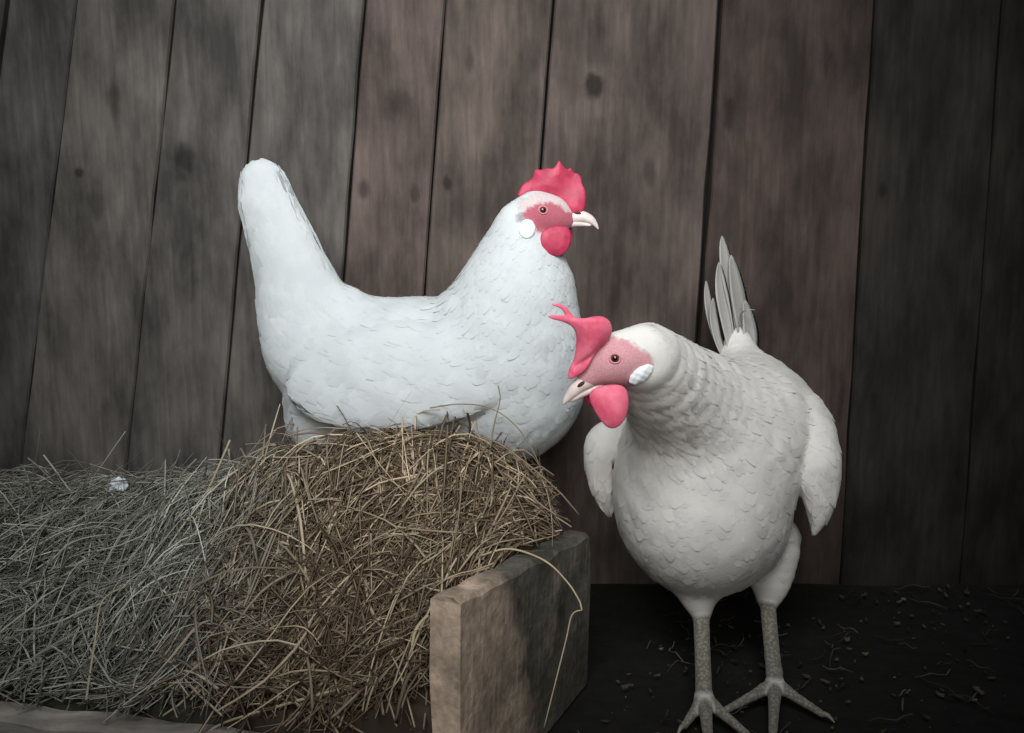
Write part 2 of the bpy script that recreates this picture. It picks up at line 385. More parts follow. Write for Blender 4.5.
def poly_sd(x, y, poly):
    d = np.full(x.shape, 1e9); ins = np.zeros(x.shape, bool); n = len(poly)
    for i in range(n):
        ax, ay = poly[i]; bx, by = poly[(i + 1) % n]
        ex, ey = bx - ax, by - ay; wx, wy = x - ax, y - ay
        t = np.clip((wx * ex + wy * ey) / (ex * ex + ey * ey + 1e-9), 0, 1)
        d = np.minimum(d, (wx - t * ex) ** 2 + (wy - t * ey) ** 2)
        c = ((ay > y) != (by > y)) & (x < (bx - ax) * (y - ay) / (by - ay + 1e-12) + ax); ins ^= c
    return np.where(ins, -1, 1) * np.sqrt(d)
def slab(name, poly, Yc, th, mat, parent, warp=None, h=0.0007, rnd=0.9, taper=None, sm=1):
    """a fleshy sheet with the outline poly (read in the photo), standing at depth Yc with real thickness"""
    for _ in range(sm):
        poly = [q for i in range(len(poly)) for a, b in ((poly[i], poly[(i + 1) % len(poly)]),) for q in ((a[0] * .75 + b[0] * .25, a[1] * .75 + b[1] * .25), (a[0] * .25 + b[0] * .75, a[1] * .25 + b[1] * .75))]
    xs = [p[0] for p in poly]; ys = [p[1] for p in poly]
    lo = P(min(xs) - 1, max(ys) + 1, Yc); hi = P(max(xs) + 1, min(ys) - 1, Yc)
    m = th + 0.004 + (0.012 if warp else 0)
    lo = lo - np.array([0.001, m, 0.001]); hi = hi + np.array([0.001, m, 0.001])
    sc = R(1, xs[0], ys[0], Yc)
    def fn(p):
        # coordinates in the plane y = Yc (parallel to the head's own plane)
        q = p.copy(); q[..., 1] = Yc
        u, v = proj(q.reshape(-1, 3)); u = u.reshape(p.shape[:3]); v = v.reshape(p.shape[:3])
        d2 = poly_sd(u, v, poly) * sc
        w_ = p[..., 1] - Yc - (warp(u, v) if warp else 0)
        # lens profile: thicker inside
        t = th * np.clip(0.35 + 0.65 * np.sqrt(np.clip(-d2 / (th * 2.2), 0, 1)), 0, 1)
        if taper: t = t * taper(u, v)
        r = np.minimum(t, th) * rnd
        a = np.maximum(d2 + r * 0.6, 0); b = np.maximum(np.abs(w_) - t + r * 0.6, 0)
        return np.sqrt(a * a + b * b) - r * 0.6
    return sdf_obj(name, fn, lo, hi, h, mat, parent)

def feathers(g, prims, V, Q, n, skin_fn, seed, minz=-1, dens=None):
    r = np.random.default_rng(seed)
    tri = np.concatenate([Q[:, :3], Q[:, [0, 2, 3]]]); a, b, c = V[tri[:, 0]], V[tri[:, 1]], V[tri[:, 2]]
    ar = np.linalg.norm(np.cross(b - a, c - a), axis=1)
    # shorter feathers need to be denser
    cen = (a + b + c) / 3
    def blend(p):
        D = np.stack([pr.d(p) for pr in prims], 1); D -= D.min(1, keepdims=True); w_ = np.exp(-D / 0.008); w_ /= w_.sum(1, keepdims=True)
        return w_ @ np.array([pr.flow / np.linalg.norm(pr.flow) for pr in prims]), w_ @ np.array([pr.fl for pr in prims]), w_ @ np.array([pr.fw for pr in prims])
    _, L0, W0 = blend(cen)
    pr_ = ar / (L0 * W0); pr_ /= pr_.sum()
    s = r.choice(len(tri), n, p=pr_); u, v = r.random(n), r.random(n); f = u + v > 1; u[f], v[f] = 1 - u[f], 1 - v[f]
    p = a[s] + u[:, None] * (b[s] - a[s]) + v[:, None] * (c[s] - a[s])
    keep = (skin_fn(p)[0] < 0.15) & (p[:, 2] > minz); p = p[keep]; n = len(p)
    fl_, L_, W_ = blend(p)
    L_ = L_ * r.uniform(0.8, 1.25, n); W_ = W_ * r.uniform(0.85, 1.2, n)
    nr = g.grad(p); t = fl_ + r.normal(0, 0.10, (n, 3)); t -= (t * nr).sum(1, keepdims=True) * nr; t /= np.linalg.norm(t, axis=1, keepdims=True) + 1e-9
    rows = np.array([0, .25, .5, .75, 1.0]); hw = np.array([.55, .95, 1, .78, .22]); out = []
    q = p.copy(); tc = t.copy(); NO = []; lift = np.abs(r.normal(0.0005, 0.0004, n)) * np.clip(L_ / 0.02, 0.5, 1.6)
    bd = r.normal(0, 0.05, n); NT = r.normal(0, 1, (n, 3))
    for k, s_ in enumerate(rows):
        if k:
            q = q + tc * (L_ * 0.25)[:, None]
        nn = g.grad(q); dd = g.sample(q); off = -0.0004 + lift * s_ ** 1.3
        corr = np.clip(dd - off, -0.006, 0.004 if True else 1); q = q - nn * corr[:, None]
        tc = tc - (tc * nn).sum(1, keepdims=True) * nn; tc /= np.linalg.norm(tc, axis=1, keepdims=True) + 1e-9
        sd = np.cross(nn, tc); tc = tc + sd * bd[:, None]
        for j in (-1, 0, 1):
            pt = q + sd * (j * W_ * hw[k])[:, None]
            if j: 
                n2 = nn; pt = pt - n2 * (0.00025 + (g.sample(pt) - g.sample(q)))[:, None].clip(-0.004, 0.004)
            out.append(pt)
            nv = nn + sd * (0.12 * j) + NT * 0.04; NO.append(nv / np.linalg.norm(nv, axis=1, keepdims=True))
    VV = np.stack(out, 1); NN = np.stack(NO, 1)
    bad = (np.abs(g.sample(VV)) > 0.0028).any(1) | ((NN[:, :1] * NN).sum(-1) < 0.55).any(1) | (skin_fn(VV[:, [4, 7, 10, 13]].reshape(-1, 3))[0].reshape(-1, 4) > 0.3).any(1)
    VV, NN = VV[~bad], NN[~bad]; n = len(VV); VV = VV.reshape(-1, 3); m = 15
    fc = []
    for k in range(4):
        for j in range(2): fc.append((k * 3 + j + 3, k * 3 + j + 4, k * 3 + j + 1, k * 3 + j))
    FF = (np.arange(n)[:, None, None] * m + np.array(fc)[None]).reshape(-1, 4)
    return VV, FF, NN.reshape(-1, 3)

def pxp(px, py, Y, r): return (P(px, py, Y), R(r, px, py, Y))
def basis(ux, uz):
    ux = np.array(ux, float); ux /= np.linalg.norm(ux); uz = np.array(uz, float); uz -= (uz @ ux) * ux; uz /= np.linalg.norm(uz)
    return np.stack([ux, np.cross(uz, ux), uz])

def blade(pts, width, thick, name, mat, parent, camber=0.25, side=None):
    """a single long feather: curved tapering vane with real thickness"""
    pts = [np.array(p, float) for p in pts]; n = 14; V = []; Fc = []
    def cat(t):
        m = len(pts) - 1; x = t * m; i = min(int(x), m - 1); f = x - i
        p0, p1, p2, p3 = pts[max(i - 1, 0)], pts[i], pts[i + 1], pts[min(i + 2, m)]
        return 0.5 * ((2 * p1) + (-p0 + p2) * f + (2 * p0 - 5 * p1 + 4 * p2 - p3) * f * f + (-p0 + 3 * p1 - 3 * p2 + p3) * f ** 3)
    for k in range(n + 1):
        t = k / n; c = cat(t); d = cat(min(t + .02, 1)) - cat(max(t - .02, 0)); d /= np.linalg.norm(d)
        s = np.array(side if side is not None else (0, 1, 0), float); s -= (s @ d) * d; s /= np.linalg.norm(s); nn = np.cross(d, s)
        wd = width * (0.5 + 0.5 * math.sin(min(1, t * 1.6) * math.pi / 2)) * (1 - max(0, (t - .55) / .45) ** 2 * .93)
        for (a, b) in ((-1, 0), (-.5, .6), (0, 1.2), (.5, .6), (1, 0), (.5, -.6), (0, -.6), (-.5, -.6)):
            V.append(c + s * a * wd + nn * (b * thick + camber * wd * (1 - a * a)))
    for k in range(n):
        for j in range(8): a = k * 8 + j; b = k * 8 + (j + 1) % 8; Fc.append((a, b, b + 8, a + 8))
    Fc.append(list(range(8))[::-1]); Fc.append([n * 8 + j for j in range(8)])
    return mesh_obj(name, V, Fc, mat, parent, attrs={'skin': np.zeros(len(V)), 'skincol': np.zeros((len(V), 3))})

def eye(c, nrm, r, parent):
    """eyeball with iris and pupil, and an eyelid rim round it"""
    nrm = np.array(nrm) / np.linalg.norm(nrm); A = basis(np.cross(nrm, (0.1, 0.2, 1)), nrm)  # rows x,y,z(normal)
    V = []; Fc = []; fmt = []; n = 20; m = 12
    for i in range(m + 1):
        th = math.pi * i / m
        for j in range(n):
            ph = 2 * math.pi * j / n; l = np.array([math.sin(th) * math.cos(ph), math.sin(th) * math.sin(ph), math.cos(th)]) * r
            V.append(c - nrm * r * 0.45 + l @ A)
    for i in range(m):
        for j in range(n): Fc.append((i * n + j, (i + 1) * n + j, (i + 1) * n + (j + 1) % n, i * n + (j + 1) % n)); fmt.append(1 if i < 2 else 0)
    e = mesh_obj('eye', V, Fc, [M_eye, M_pupil], parent, fmat=fmt)
    V = []; Fc = []
    for i in range(28):
        a = 2 * math.pi * i / 28; cc = np.array([math.cos(a) * 1.12, math.sin(a) * 0.95, 0.12]) * r
        for j in range(8):
            b = 2 * math.pi * j / 8; rr = r * 0.17
            l = cc + np.array([math.cos(a) * math.cos(b), math.sin(a) * math.cos(b), math.sin(b)]) * rr; V.append(c + l @ A)
    for i in range(28):
        for j in range(8): Fc.append((i * 8 + j, ((i + 1) % 28) * 8 + j, ((i + 1) % 28) * 8 + (j + 1) % 8, i * 8 + (j + 1) % 8))
    mesh_obj('eyelid', V, Fc, M_lid, parent)

def ellip_fn(c, A, rad, bumps=0):
    pr = Prim('ell', (c, A, rad))
    def fn(p):
        d = pr.d(p)
        if bumps: d = d + bumps * np.sin(p[..., 0] * 700 + p[..., 2] * 300) * np.sin(p[..., 2] * 800 - p[..., 0] * 200)
        return d
    return fn, pr.lo, pr.hi

def build_body(name, prims, h, mat, parent, skin_fn, nf, seed, fminz=-1):
    lo = np.min([p.lo for p in prims], 0); hi = np.max([p.hi for p in prims], 0)
    g = Grid(lo, hi, h)
    for p in prims: g.add(p)
    # low relief so the plumage is not a perfect curve
    pts = g.pts((0, 0, 0), g.n)
    x, y, z = pts[..., 0], pts[..., 1], pts[..., 2]
    w_ = np.sin(x * 95 + 2 * np.sin(z * 60)) * np.sin(z * 80 + 1.5 * np.sin(y * 70)) * np.sin(y * 75 + x * 30)
    near = np.clip((z - 0.13) / 0.05, 0, 1)
    g.F += (w_ * 0.0009 * near).astype(np.float32)
    V, Q = nets(g.F, g.lo, h)
    sk, sc = skin_fn(V)
    fp = [p for p in prims if not p.skin]
    FV, FQ, FN = feathers(g, fp, V, Q, nf, skin_fn, seed, fminz)
    nV = np.concatenate([V, FV]); nQ = np.concatenate([Q, FQ + len(V)])
    sk = np.concatenate([sk, np.zeros(len(FV))]); sc = np.concatenate([sc, np.zeros((len(FV), 3))])
    o = mesh_obj(name, nV, nQ, mat, parent, attrs={'skin': sk, 'skincol': sc}, normals=np.concatenate([g.grad(V), FN]))
    return g, o
# ------------------------------------------------------------------ hen on the hay, facing right
def left_hen():
    Yb = 1.005
    c = P(430, 450, Yb)
    root = empty('hen', (c[0], c[1], 0.215), 'white hen with upright red comb sitting in profile on the brown hay', 'hen')
    L = (0, 1, 0)
    prims = [
        Prim('ell', (P(420, 374, Yb), basis((1, 0, -0.02), (0, 0, 1)), (R(138, 420, 374, Yb), 0.074, R(77, 420, 374, Yb))), 0.03, flow=(-1, 0, 0.05), fl=0.026, fw=0.009),
        Prim('ell', (P(510, 374, .99), basis((1, 0, 0), (0, 0, 1)), (R(77, 515, 375, .99), 0.074, R(88, 515, 375, .99))), 0.03, flow=(-0.4, 0, -1), fl=0.02, fw=0.009),
        Prim('chain', [pxp(507, 335, .985, 73), pxp(517, 293, .975, 58), pxp(519, 254, .968, 38), pxp(521, 226, .962, 25), pxp(535, 213, .96, 20)], 0.022, (L, 0.82), flow=(-0.25, 0, -1), fl=0.024, fw=0.0045),
        Prim('chain', [pxp(537, 214, .96, 21), pxp(552, 214, .96, 18.5), pxp(564, 218, .96, 12)], 0.008, (L, 0.72), flow=(-1, 0, -0.2), fl=0.007, fw=0.003),
        # tail, held up and narrow from side to side
        Prim('chain', [pxp(345, 345, Yb, 52), pxp(309, 318, Yb, 49), pxp(295, 280, Yb, 39), pxp(281, 240, Yb, 33), pxp(268, 205, Yb, 28), pxp(262, 182, Yb, 22)], 0.02, (L, 0.55), flow=(-0.3, 0, 1), fl=0.045, fw=0.010),
        Prim('chain', [pxp(325, 360, Yb, 54), pxp(310, 350, Yb, 44)], 0.02, (L, 0.8), flow=(-0.9, 0, 0.5), fl=0.025, fw=0.009),
        Prim('chain', [pxp(330, 318, Yb, 22), pxp(350, 299, Yb, 12)], 0.006, (L, 0.8), flow=(0.6, 0, 0.6), fl=0.02, fw=0.008),
        # fluff under the tail
        Prim('chain', [pxp(350, 410, Yb, 46), pxp(322, 420, Yb, 36)], 0.02, (L, 0.9), flow=(-0.7, 0, -0.5), fl=0.02, fw=0.011),
    ]
    # folded wings lie along both flanks
    for s in (-1, 1):
        yw = Yb + s * 0.067
        prims.append(Prim('ell', (P(405, 370, Yb) * np.array([1, 0, 1]) + np.array([0, yw, 0]), basis((1, s * 0.10, 0.10), (0, -s * 0.25, 1)), (R(108, 405, 372, Yb), 0.022, R(49, 405, 372, Yb))), 0.012, flow=(-1, 0, -0.12), fl=0.034, fw=0.009))
    face = [(522, 215), (527, 208), (538, 203.5), (550, 202), (560, 205), (566, 212), (580, 211), (583, 218), (573, 228), (561, 228), (549, 231), (538, 233), (532, 222)]
    brow = [(517, 203), (526, 196), (536, 192.5), (548, 191.5), (561, 195), (570, 203), (572, 215), (560, 205), (550, 202), (538, 203.5), (527, 208), (519, 211)]
    hc = P(545, 214, .96)
    def skin(V):
        q = V.copy(); q[:, 1] = 0.94 - 0 * V[:, 1]
        q[:, 0] = V[:, 0] * 0.94 / np.where(V[:, 1] < .96, V[:, 1], 1.92 - V[:, 1]); q[:, 2] = CAMZ + (V[:, 2] - CAMZ) * 0.94 / np.where(V[:, 1] < .96, V[:, 1], 1.92 - V[:, 1])
        u, v = proj(q); nz = 0.6 * np.sin(V[:, 0] * 900) * np.sin(V[:, 2] * 1100)
        near = np.linalg.norm(V - hc, axis=1) < 0.07
        a = np.clip(0.5 - (poly_sd(u, v, face) + nz) / 2.0, 0, 1) * near
        b = np.clip(0.5 - (poly_sd(u, v, brow) + nz * .5) / 1.5, 0, 1) * near * (1 - a)
        e = np.clip(0.5 - (poly_sd(u, v, [(516, 217), (521, 212), (527, 212), (530, 218), (528, 222), (518, 222)]) + nz) / 2.0, 0, 1) * near * (1 - a) * (1 - b)
        s = np.clip(a + b + e, 0, 1); col = (a[:, None] * np.array([0.46, 0.12, 0.16]) + b[:, None] * np.array([0.60, 0.50, 0.50]) + e[:, None] * np.array([.34, .31, .33])) / (s[:, None] + 1e-6)
        return s, col
    g, body = build_body('body', prims, 0.0028, M_white, root, skin, 9000, 5)
    Yh = 0.96
    comb = [(517, 197), (519, 190), (524, 183), (529, 181), (533, 177), (535, 168.5), (541, 170), (547, 168), (553, 169), (557, 164), (559, 160), (562, 165), (567, 170), (571, 167),
            (574, 173), (578, 173), (582, 178), (582, 184), (585.5, 190), (586, 202), (584, 211), (578, 216), (570, 216), (564, 212), (560, 202), (552, 194), (540, 193), (528, 197)]
    slab('comb', comb, Yh, 0.0042, M_comb, root, warp=lambda u, v: 0.003 * np.sin((u - 515) * 0.13 + (v - 180) * 0.05) * np.clip((205 - v) / 30, 0, 1), taper=lambda u, v: np.clip(0.7 + (v - 170) / 60, 0.6, 1.5))
    for s in (-1, 1):
        wp = [(540, 236), (544, 229), (554, 226), (566, 226), (571, 231), (571, 241), (568, 250), (561, 256), (552, 256), (545, 252), (541, 245)]
        if s > 0: wp = [(x + 1.5, y - 2) for x, y in wp]
        slab('wattle', wp, Yh + s * 0.0150, 0.0034, M_comb, root, sm=2, warp=lambda u, v, s=s: s * 0.0025 * np.sin((v - 226) / 12) - s * 0.003 * np.clip((u - 552) / 20, -1, 1))
        e = g.hit(543, 210); nn = g.grad(e[None])[0]
        if s > 0: e = e * np.array([1, 0, 1]) + np.array([0, 2 * Yh - e[1], 0]); nn = nn * np.array([1, -1, 1])
        eye(e, nn, 0.0043, root)
        lo_ = g.hit(527, 229); nn = g.grad(lo_[None])[0]
        if s > 0: lo_ = np.array([lo_[0], 2 * Yh - lo_[1], lo_[2]]); nn = nn * np.array([1, -1, 1])
        fn, a, b = ellip_fn(lo_ + nn * 0.0005, basis(np.cross(nn, (0.3, 0, 1)), nn), (R(8.5, 527, 230, .96), R(9.5, 527, 230, .96), 0.0032), 0.0002)
        sdf_obj('earlobe', fn, a, b, 0.0007, M_lobe, root)
        nz = P(577.5, 213.5, Yh) + np.array([0, s * 0.0042, 0])
        fn, a, b = ellip_fn(nz, basis((1, 0, -0.15), (0, 0, 1)), (0.0042, 0.0016, 0.0019)); sdf_obj('nostril', fn, a, b, 0.0004, M_nostril, root)
    up = Prim('chain', [pxp(571, 217.5, Yh, 6), pxp(582, 216.8, Yh, 5.8), pxp(590, 219.5, Yh, 4.4), pxp(595, 224, Yh, 2.6), pxp(598, 228.5, Yh, 0.9)], 0.002, (L, 0.85))
    dn = Prim('chain', [pxp(566, 223, Yh, 4.5), pxp(580, 223.6, Yh, 3.0), pxp(590, 225.2, Yh, 1.2)], 0.002, (L, 0.9))
    lo = np.minimum(up.lo, dn.lo); hi = np.maximum(up.hi, dn.hi)
    sdf_obj('beak', lambda p: smin(up.d(p), dn.d(p), 0.0005), lo, hi, 0.0006, M_beak, root)
    return g
left_hen()

# ------------------------------------------------------------------ hen standing on the floor, facing the camera
def right_hen():
    c = G(735, 700)
    root = empty('hen', (c[0], c[1], 0), 'white hen with floppy pink comb standing on the dark floor', 'hen')
    Yh = 0.745; hx = np.array([1.0, 0, 0])
    legL = (0.24, 0.225, 0.185)
    def gp(px, py, z, r):
        w_ = G(px, py, z); return (w_, R(r, px, py, w_[1]))
    prims = [
        Prim('ell', (P(699, 488, .90), basis((1, 0, 0), (0, 0.25, 1)), (R(86, 700, 480, .90), 0.088, R(102, 700, 480, .90))), 0.03, flow=(0.1, 0.3, -1), fl=0.022, fw=0.0095),
        Prim('ell', (P(748, 428, .97), basis((0.25, 1, 0.1), (0, 0, 1)), (0.110, R(70, 752, 440, .97), R(70, 752, 440, .97))), 0.03, flow=(0.3, 1, 0), fl=0.026, fw=0.009),
        Prim('ell', (P(706, 516, .93), basis((1, 0, 0), (0, 0, 1)), (R(80, 722, 520, .93), 0.080, R(76, 722, 520, .93))), 0.03, flow=(0.1, 0.2, -1), fl=0.020, fw=0.0095),
        # neck and hackle
        Prim('chain', [pxp(730, 432, .91, 64), pxp(695, 410, .872, 60), pxp(668, 387, .822, 50), pxp(646, 360, .772, 37)], 0.045, flow=(0.75, 0.4, -0.8), fl=0.028, fw=0.005),
        Prim('chain', [pxp(640, 356, Yh + .005, 31), pxp(618, 359, Yh, 27), pxp(600, 367, Yh, 18), pxp(588, 376, Yh, 11)], 0.010, ((0, 1, 0), 0.72), flow=(1, 0, 0.1), fl=0.008, fw=0.003),
        # wings, drooped away from the sides
        Prim('chain', [pxp(772, 402, .95, 30), pxp(796, 426, .92, 38), pxp(812, 456, .89, 32), pxp(819, 486, .88, 23), pxp(819, 512, .875, 13), pxp(814, 534, .875, 3)], 0.003, ((0.85, -0.5, 0), 0.85), flow=(0.25, 0.1, -1), fl=0.032, fw=0.008),
        Prim('chain', [pxp(622, 438, .93, 24), pxp(602, 446, .93, 20), pxp(598, 470, .93, 15), pxp(602, 492, .93, 11), pxp(610, 515, .93, 3)], 0.003, ((0.9, 0.4, 0), 0.8), flow=(0.1, 0.1, -1), fl=0.03, fw=0.008),
        # root of the tail
        Prim('chain', [pxp(752, 400, 1.01, 42), pxp(741, 362, 1.05, 22), pxp(738, 340, 1.07, 12)], 0.02, flow=(-0.1, 0.3, 1), fl=0.035, fw=0.008),
        # thighs
        Prim('chain', [pxp(697, 560, .90, 34), pxp(698, 592, .885, 20), pxp(701, 612, .882, 10)], 0.010, flow=(0, 0, -1), fl=0.012, fw=0.006),
        Prim('chain', [pxp(766, 542, .94, 34), pxp(770, 578, .925, 21), pxp(768, 600, .92, 11)], 0.010, flow=(0, 0, -1), fl=0.012, fw=0.006),
    ]
    def leg(hock, hub, toes):
        prims.append(Prim('chain', [hock, (hock[0] * .5 + hub[0] * .5, hock[1] * .93), hub], 0.004, skin=True))
        for t in toes:
            m = (hub[0] * 0.55 + t[0] * 0.45); m[2] = max(m[2], 0.010)
            k1 = hub[0] * 0.8 + t[0] * 0.2; k1[2] = 0.016
            prims.append(Prim('chain', [(hub[0] - np.array([0, 0, 0.002]), 0.0072), (k1, 0.0066), (m, 0.0052), (t[0], 0.0036)], 0.005, skin=True))
    hockL = (pxp(701, 610, .882, 8)[0], 0.0088); hubL = (G(704, 698, 0.018), 0.0085)
    hockR = (pxp(767, 598, .92, 8)[0], 0.0088); hubR = (G(775, 684, 0.018), 0.0085)
    tL = [gp(684, 726, .006, 4), gp(750, 737, .006, 4), gp(712, 775, .006, 4), gp(706, 690, .006, 4)]
    tR = [gp(726, 710, .006, 4), gp(822, 714, .006, 4), gp(772, 752, .006, 4), gp(780, 672, .006, 4)]
    leg(hockL, hubL, tL); leg(hockR, hubR, tR)
    face = [(570, 377), (583, 366), (589, 352), (598, 343), (612, 337), (630, 341), (640, 349), (650, 354), (654, 364), (648, 374), (632, 384), (626, 391), (596, 391), (575, 385)]
    hc = P(612, 365, Yh)
    def skin(V):
        Ys = np.where(V[:, 1] < Yh, V[:, 1], 2 * Yh - V[:, 1]); q = V.copy(); q[:, 1] = .72; q[:, 0] = V[:, 0] * .72 / Ys; q[:, 2] = CAMZ + (V[:, 2] - CAMZ) * .72 / Ys
        u, v = proj(q); nz = 1.5 * np.sin(V[:, 0] * 900) * np.sin(V[:, 2] * 1000)
        near = (np.linalg.norm(V - hc, axis=1) < 0.055)
        a = np.clip(0.5 - (poly_sd(u, v, face) + nz) / 2.5, 0, 1) * near
        l = np.full(len(V), 1.0)
        for pr in prims:
            if pr.skin: l = np.minimum(l, pr.d(V))
        b = np.clip(1 - l / 0.0025, 0, 1) * (V[:, 2] < 0.115)
        mo = 0.5 + 0.5 * np.sin(V[:, 0] * 400 + 1) * np.sin(V[:, 2] * 350)
        fc = np.array([0.66, 0.32, 0.355]) * (1 - mo[:, None] * .25) + np.array([0.62, 0.42, 0.42]) * mo[:, None] * .25
        s = np.clip(a + b, 0, 1); col = (a[:, None] * fc + b[:, None] * np.array([0.25, 0.235, 0.195])) / (a + b + 1e-6)[:, None]
        return s, col
    g, body = build_body('body', prims, 0.0026, M_warm_lit, root, skin, 10000, 9, 0.11)
    # tail feathers, each its own
    for pts, wd in (([(742, 365, 1.045), (738, 320, 1.075), (728, 270, 1.09), (722, 236, 1.10)], 0.016),
                    ([(746, 368, 1.05), (744, 330, 1.075), (738, 290, 1.085), (731, 255, 1.09)], 0.017),
                    ([(736, 365, 1.04), (728, 325, 1.06), (722, 290, 1.075), (719, 262, 1.08)], 0.014),
                    ([(730, 368, 1.04), (716, 335, 1.06), (709, 305, 1.07), (706, 281, 1.07)], 0.009),
                    ([(732, 370, 1.03), (720, 345, 1.05), (714, 318, 1.055), (713, 298, 1.055)], 0.009),
                    ([(748, 372, 1.05), (752, 345, 1.06), (750, 325, 1.065), (745, 300, 1.07)], 0.016),
                    ([(740, 345, 1.06), (738, 322, 1.055), (744, 311, 1.05), (755, 310, 1.045)], 0.0025),
                    ([(752, 372, 1.04), (757, 356, 1.05), (753, 346, 1.05)], 0.006)):
        blade([P(*p) for p in pts], wd, 0.0004, 'tail_feather', M_tail, root, 0.2, side=(0.75, 0.6, 0))
    comb = [(569, 381), (568, 372), (572, 364), (575, 356), (576, 343), (576, 333), (572, 326), (566, 322.5), (560, 320), (553, 318.5), (547, 316), (550, 313.5), (560, 314.5), (565, 315),
            (562, 309), (557, 306), (551, 304.5), (552, 302), (560, 303), (566, 306.5), (570, 312), (574, 317), (583, 317.5), (592, 315), (601, 315), (608, 319), (611.5, 326), (611, 334), (606, 343), (598, 349),
            (592, 357), (588, 367), (580, 375)]
    slab('comb', comb, Yh - 0.008, 0.0048, M_comb2, root, warp=lambda u, v: -0.010 * np.clip((365 - v) / 45, 0, 1) ** 1.2 + 0.003 * np.sin((u - 560) * .15),
         taper=lambda u, v: np.clip(0.35 + (u - 550) / 45, 0.3, 1.5) * (1 - .55 * np.exp(-((v - 362 + (u - 582) * .75) / 3.5) ** 2) * (u > 574)))
    slab('wattle', [(589, 394), (596, 387), (612, 384), (624, 386), (629, 394), (629, 408), (625, 420), (617, 428), (608, 428), (600, 420), (594, 410), (590, 402)], Yh - 0.013, 0.0038, M_comb2, root, sm=2,
         warp=lambda u, v: -0.003 * np.sin((v - 384) / 16) + 0.004 * ((u - 608) / 20) ** 2)
    slab('wattle', [(582, 397), (588, 391), (600, 390), (604, 400), (602, 412), (596, 410), (589, 405)], Yh + 0.007, 0.0034, M_comb, root)
    e = g.hit(615, 358.5); nn = g.grad(e[None])[0]; eye(e, nn, 0.0042, root)
    eye(np.array([e[0], 2 * Yh - e[1], e[2]]), nn * np.array([1, -1, 1]), 0.0042, root)
    for s in (-1, 1):
        l0 = g.hit(641, 374); nn = g.grad(l0[None])[0]
        if s > 0: l0 = np.array([l0[0], 2 * Yh - l0[1], l0[2]]); nn = nn * np.array([1, -1, 1])
        c2 = l0 + nn * 0.0008; fn1, a1, b1 = ellip_fn(c2, basis((1, 0, 0.75), nn), (R(14, 641, 374, Yh), R(8, 641, 374, Yh), 0.0036), 0.0003)
        sdf_obj('earlobe', fn1, a1 - .001, b1 + .001, 0.0007, M_lobe, root)
        nz = P(581, 383, Yh) + np.array([0, s * 0.0050, 0])
        fn, a, b = ellip_fn(nz, basis((1, 0, 0.75), (0, 0, 1)), (0.0046, 0.0022, 0.0018)); sdf_obj('nostril', fn, a, b, 0.0004, M_nostril, root)
    up = Prim('chain', [pxp(588, 380, Yh, 9), pxp(579, 386, Yh, 7.5), pxp(572, 393, Yh, 5.5), pxp(566, 400, Yh, 3), pxp(563.5, 404, Yh, 1.2)], 0.002, ((0, 1, 0), 0.85))
    dn = Prim('chain', [pxp(600, 387, Yh, 4.5), pxp(586, 392, Yh, 4), pxp(575, 398, Yh, 2.6), pxp(570, 401, Yh, 1.2)], 0.002, ((0, 1, 0), 0.9))
    lo = np.minimum(up.lo, dn.lo); hi = np.maximum(up.hi, dn.hi)
    sdf_obj('beak', lambda p: smin(up.d(p), dn.d(p), 0.0005), lo, hi, 0.0006, M_beak, root)
    for hub, toes in ((hubL, tL), (hubR, tR)):
        for t in toes:
            d = t[0] - hub[0]; d[2] = 0; d /= np.linalg.norm(d)
            cl = Prim('chain', [(t[0], 0.003), (t[0] + d * .006 + np.array([0, 0, .001]), 0.0022), (t[0] + d * .013 + np.array([0, 0, -.0035]), 0.0007)], 0.001)
            sdf_obj('claw', cl.d, cl.lo, cl.hi, 0.0006, M_claw, root)
    return g
right_hen()

# ------------------------------------------------------------------ the wooden nest box
def board(name, a, b, z0a, z0b, zta, ztb, th, mat, parent, seed=0, n=30, m=10, nrm=None, rough=0.0012):
    """a thick weathered board between plan points a and b; top may slope; slightly uneven faces and worn edges"""
    r = random.Random(seed); a = np.array(a); b = np.array(b); d = (b - a) / np.linalg.norm(b - a)
    nn = np.array([-d[1], d[0]]) if nrm is None else np.array(nrm)
    prof = []
    bv = 0.004
    ring = [(0, 0.0), (0, .33), (0, .66), (0, 1 - 1e-9), (bv, 1.0), (th / 2, 1.0), (th - bv, 1.0), (th, 1 - 1e-9), (th, .66), (th, .33), (th, 0.0), (th / 2, 0)]
    V = []; Fc = []
    for i in range(n + 1):
        t = i / n; c = a + (b - a) * t; z0 = z0a + (z0b - z0a) * t; zt = zta + (ztb - zta) * t + 0.0014 * math.sin(i * .9 + seed) + r.uniform(-.0006, .0006)
        for k, (o, s) in enumerate(ring):
            z = z0 + (zt - z0) * s - (bv * 1.2 if k in (3, 7) else 0)
            w_ = o + (rough * math.sin(t * 19 + k * 1.7 + seed) if 0 < k < 10 else 0); e = 0
            if i in (0, n): e = (1 if i == 0 else -1) * (0.002 if k in (0, 3, 7, 10) else 0) + r.uniform(-.001, .001)
            q = c + nn * w_ + d * e; V.append((q[0], q[1], z))
    K = len(ring)
    for i in range(n):
        for k in range(K): p = i * K + k; q = i * K + (k + 1) % K; Fc.append((p, p + K, q + K, q))
    Fc.append(list(range(K))); Fc.append([n * K + k for k in range(K)][::-1])
    return mesh_obj(name, V, Fc, mat, parent, smooth=False)
A0 = P(459, 598, .62); A1 = P(590, 533, .87)
sd = (A1 - A0)[:2]; sd /= np.linalg.norm(sd)
M_side = wood_mat('pale_worn_board', False, (0.66, 0.51, 0.39), (0.12, 0.11, 0.09), axis_scale=(1, 1, 1), wear=((A0[0], A0[1], 0), (sd[0], sd[1], 0.25), 0.0 + 0.04, 0.17))
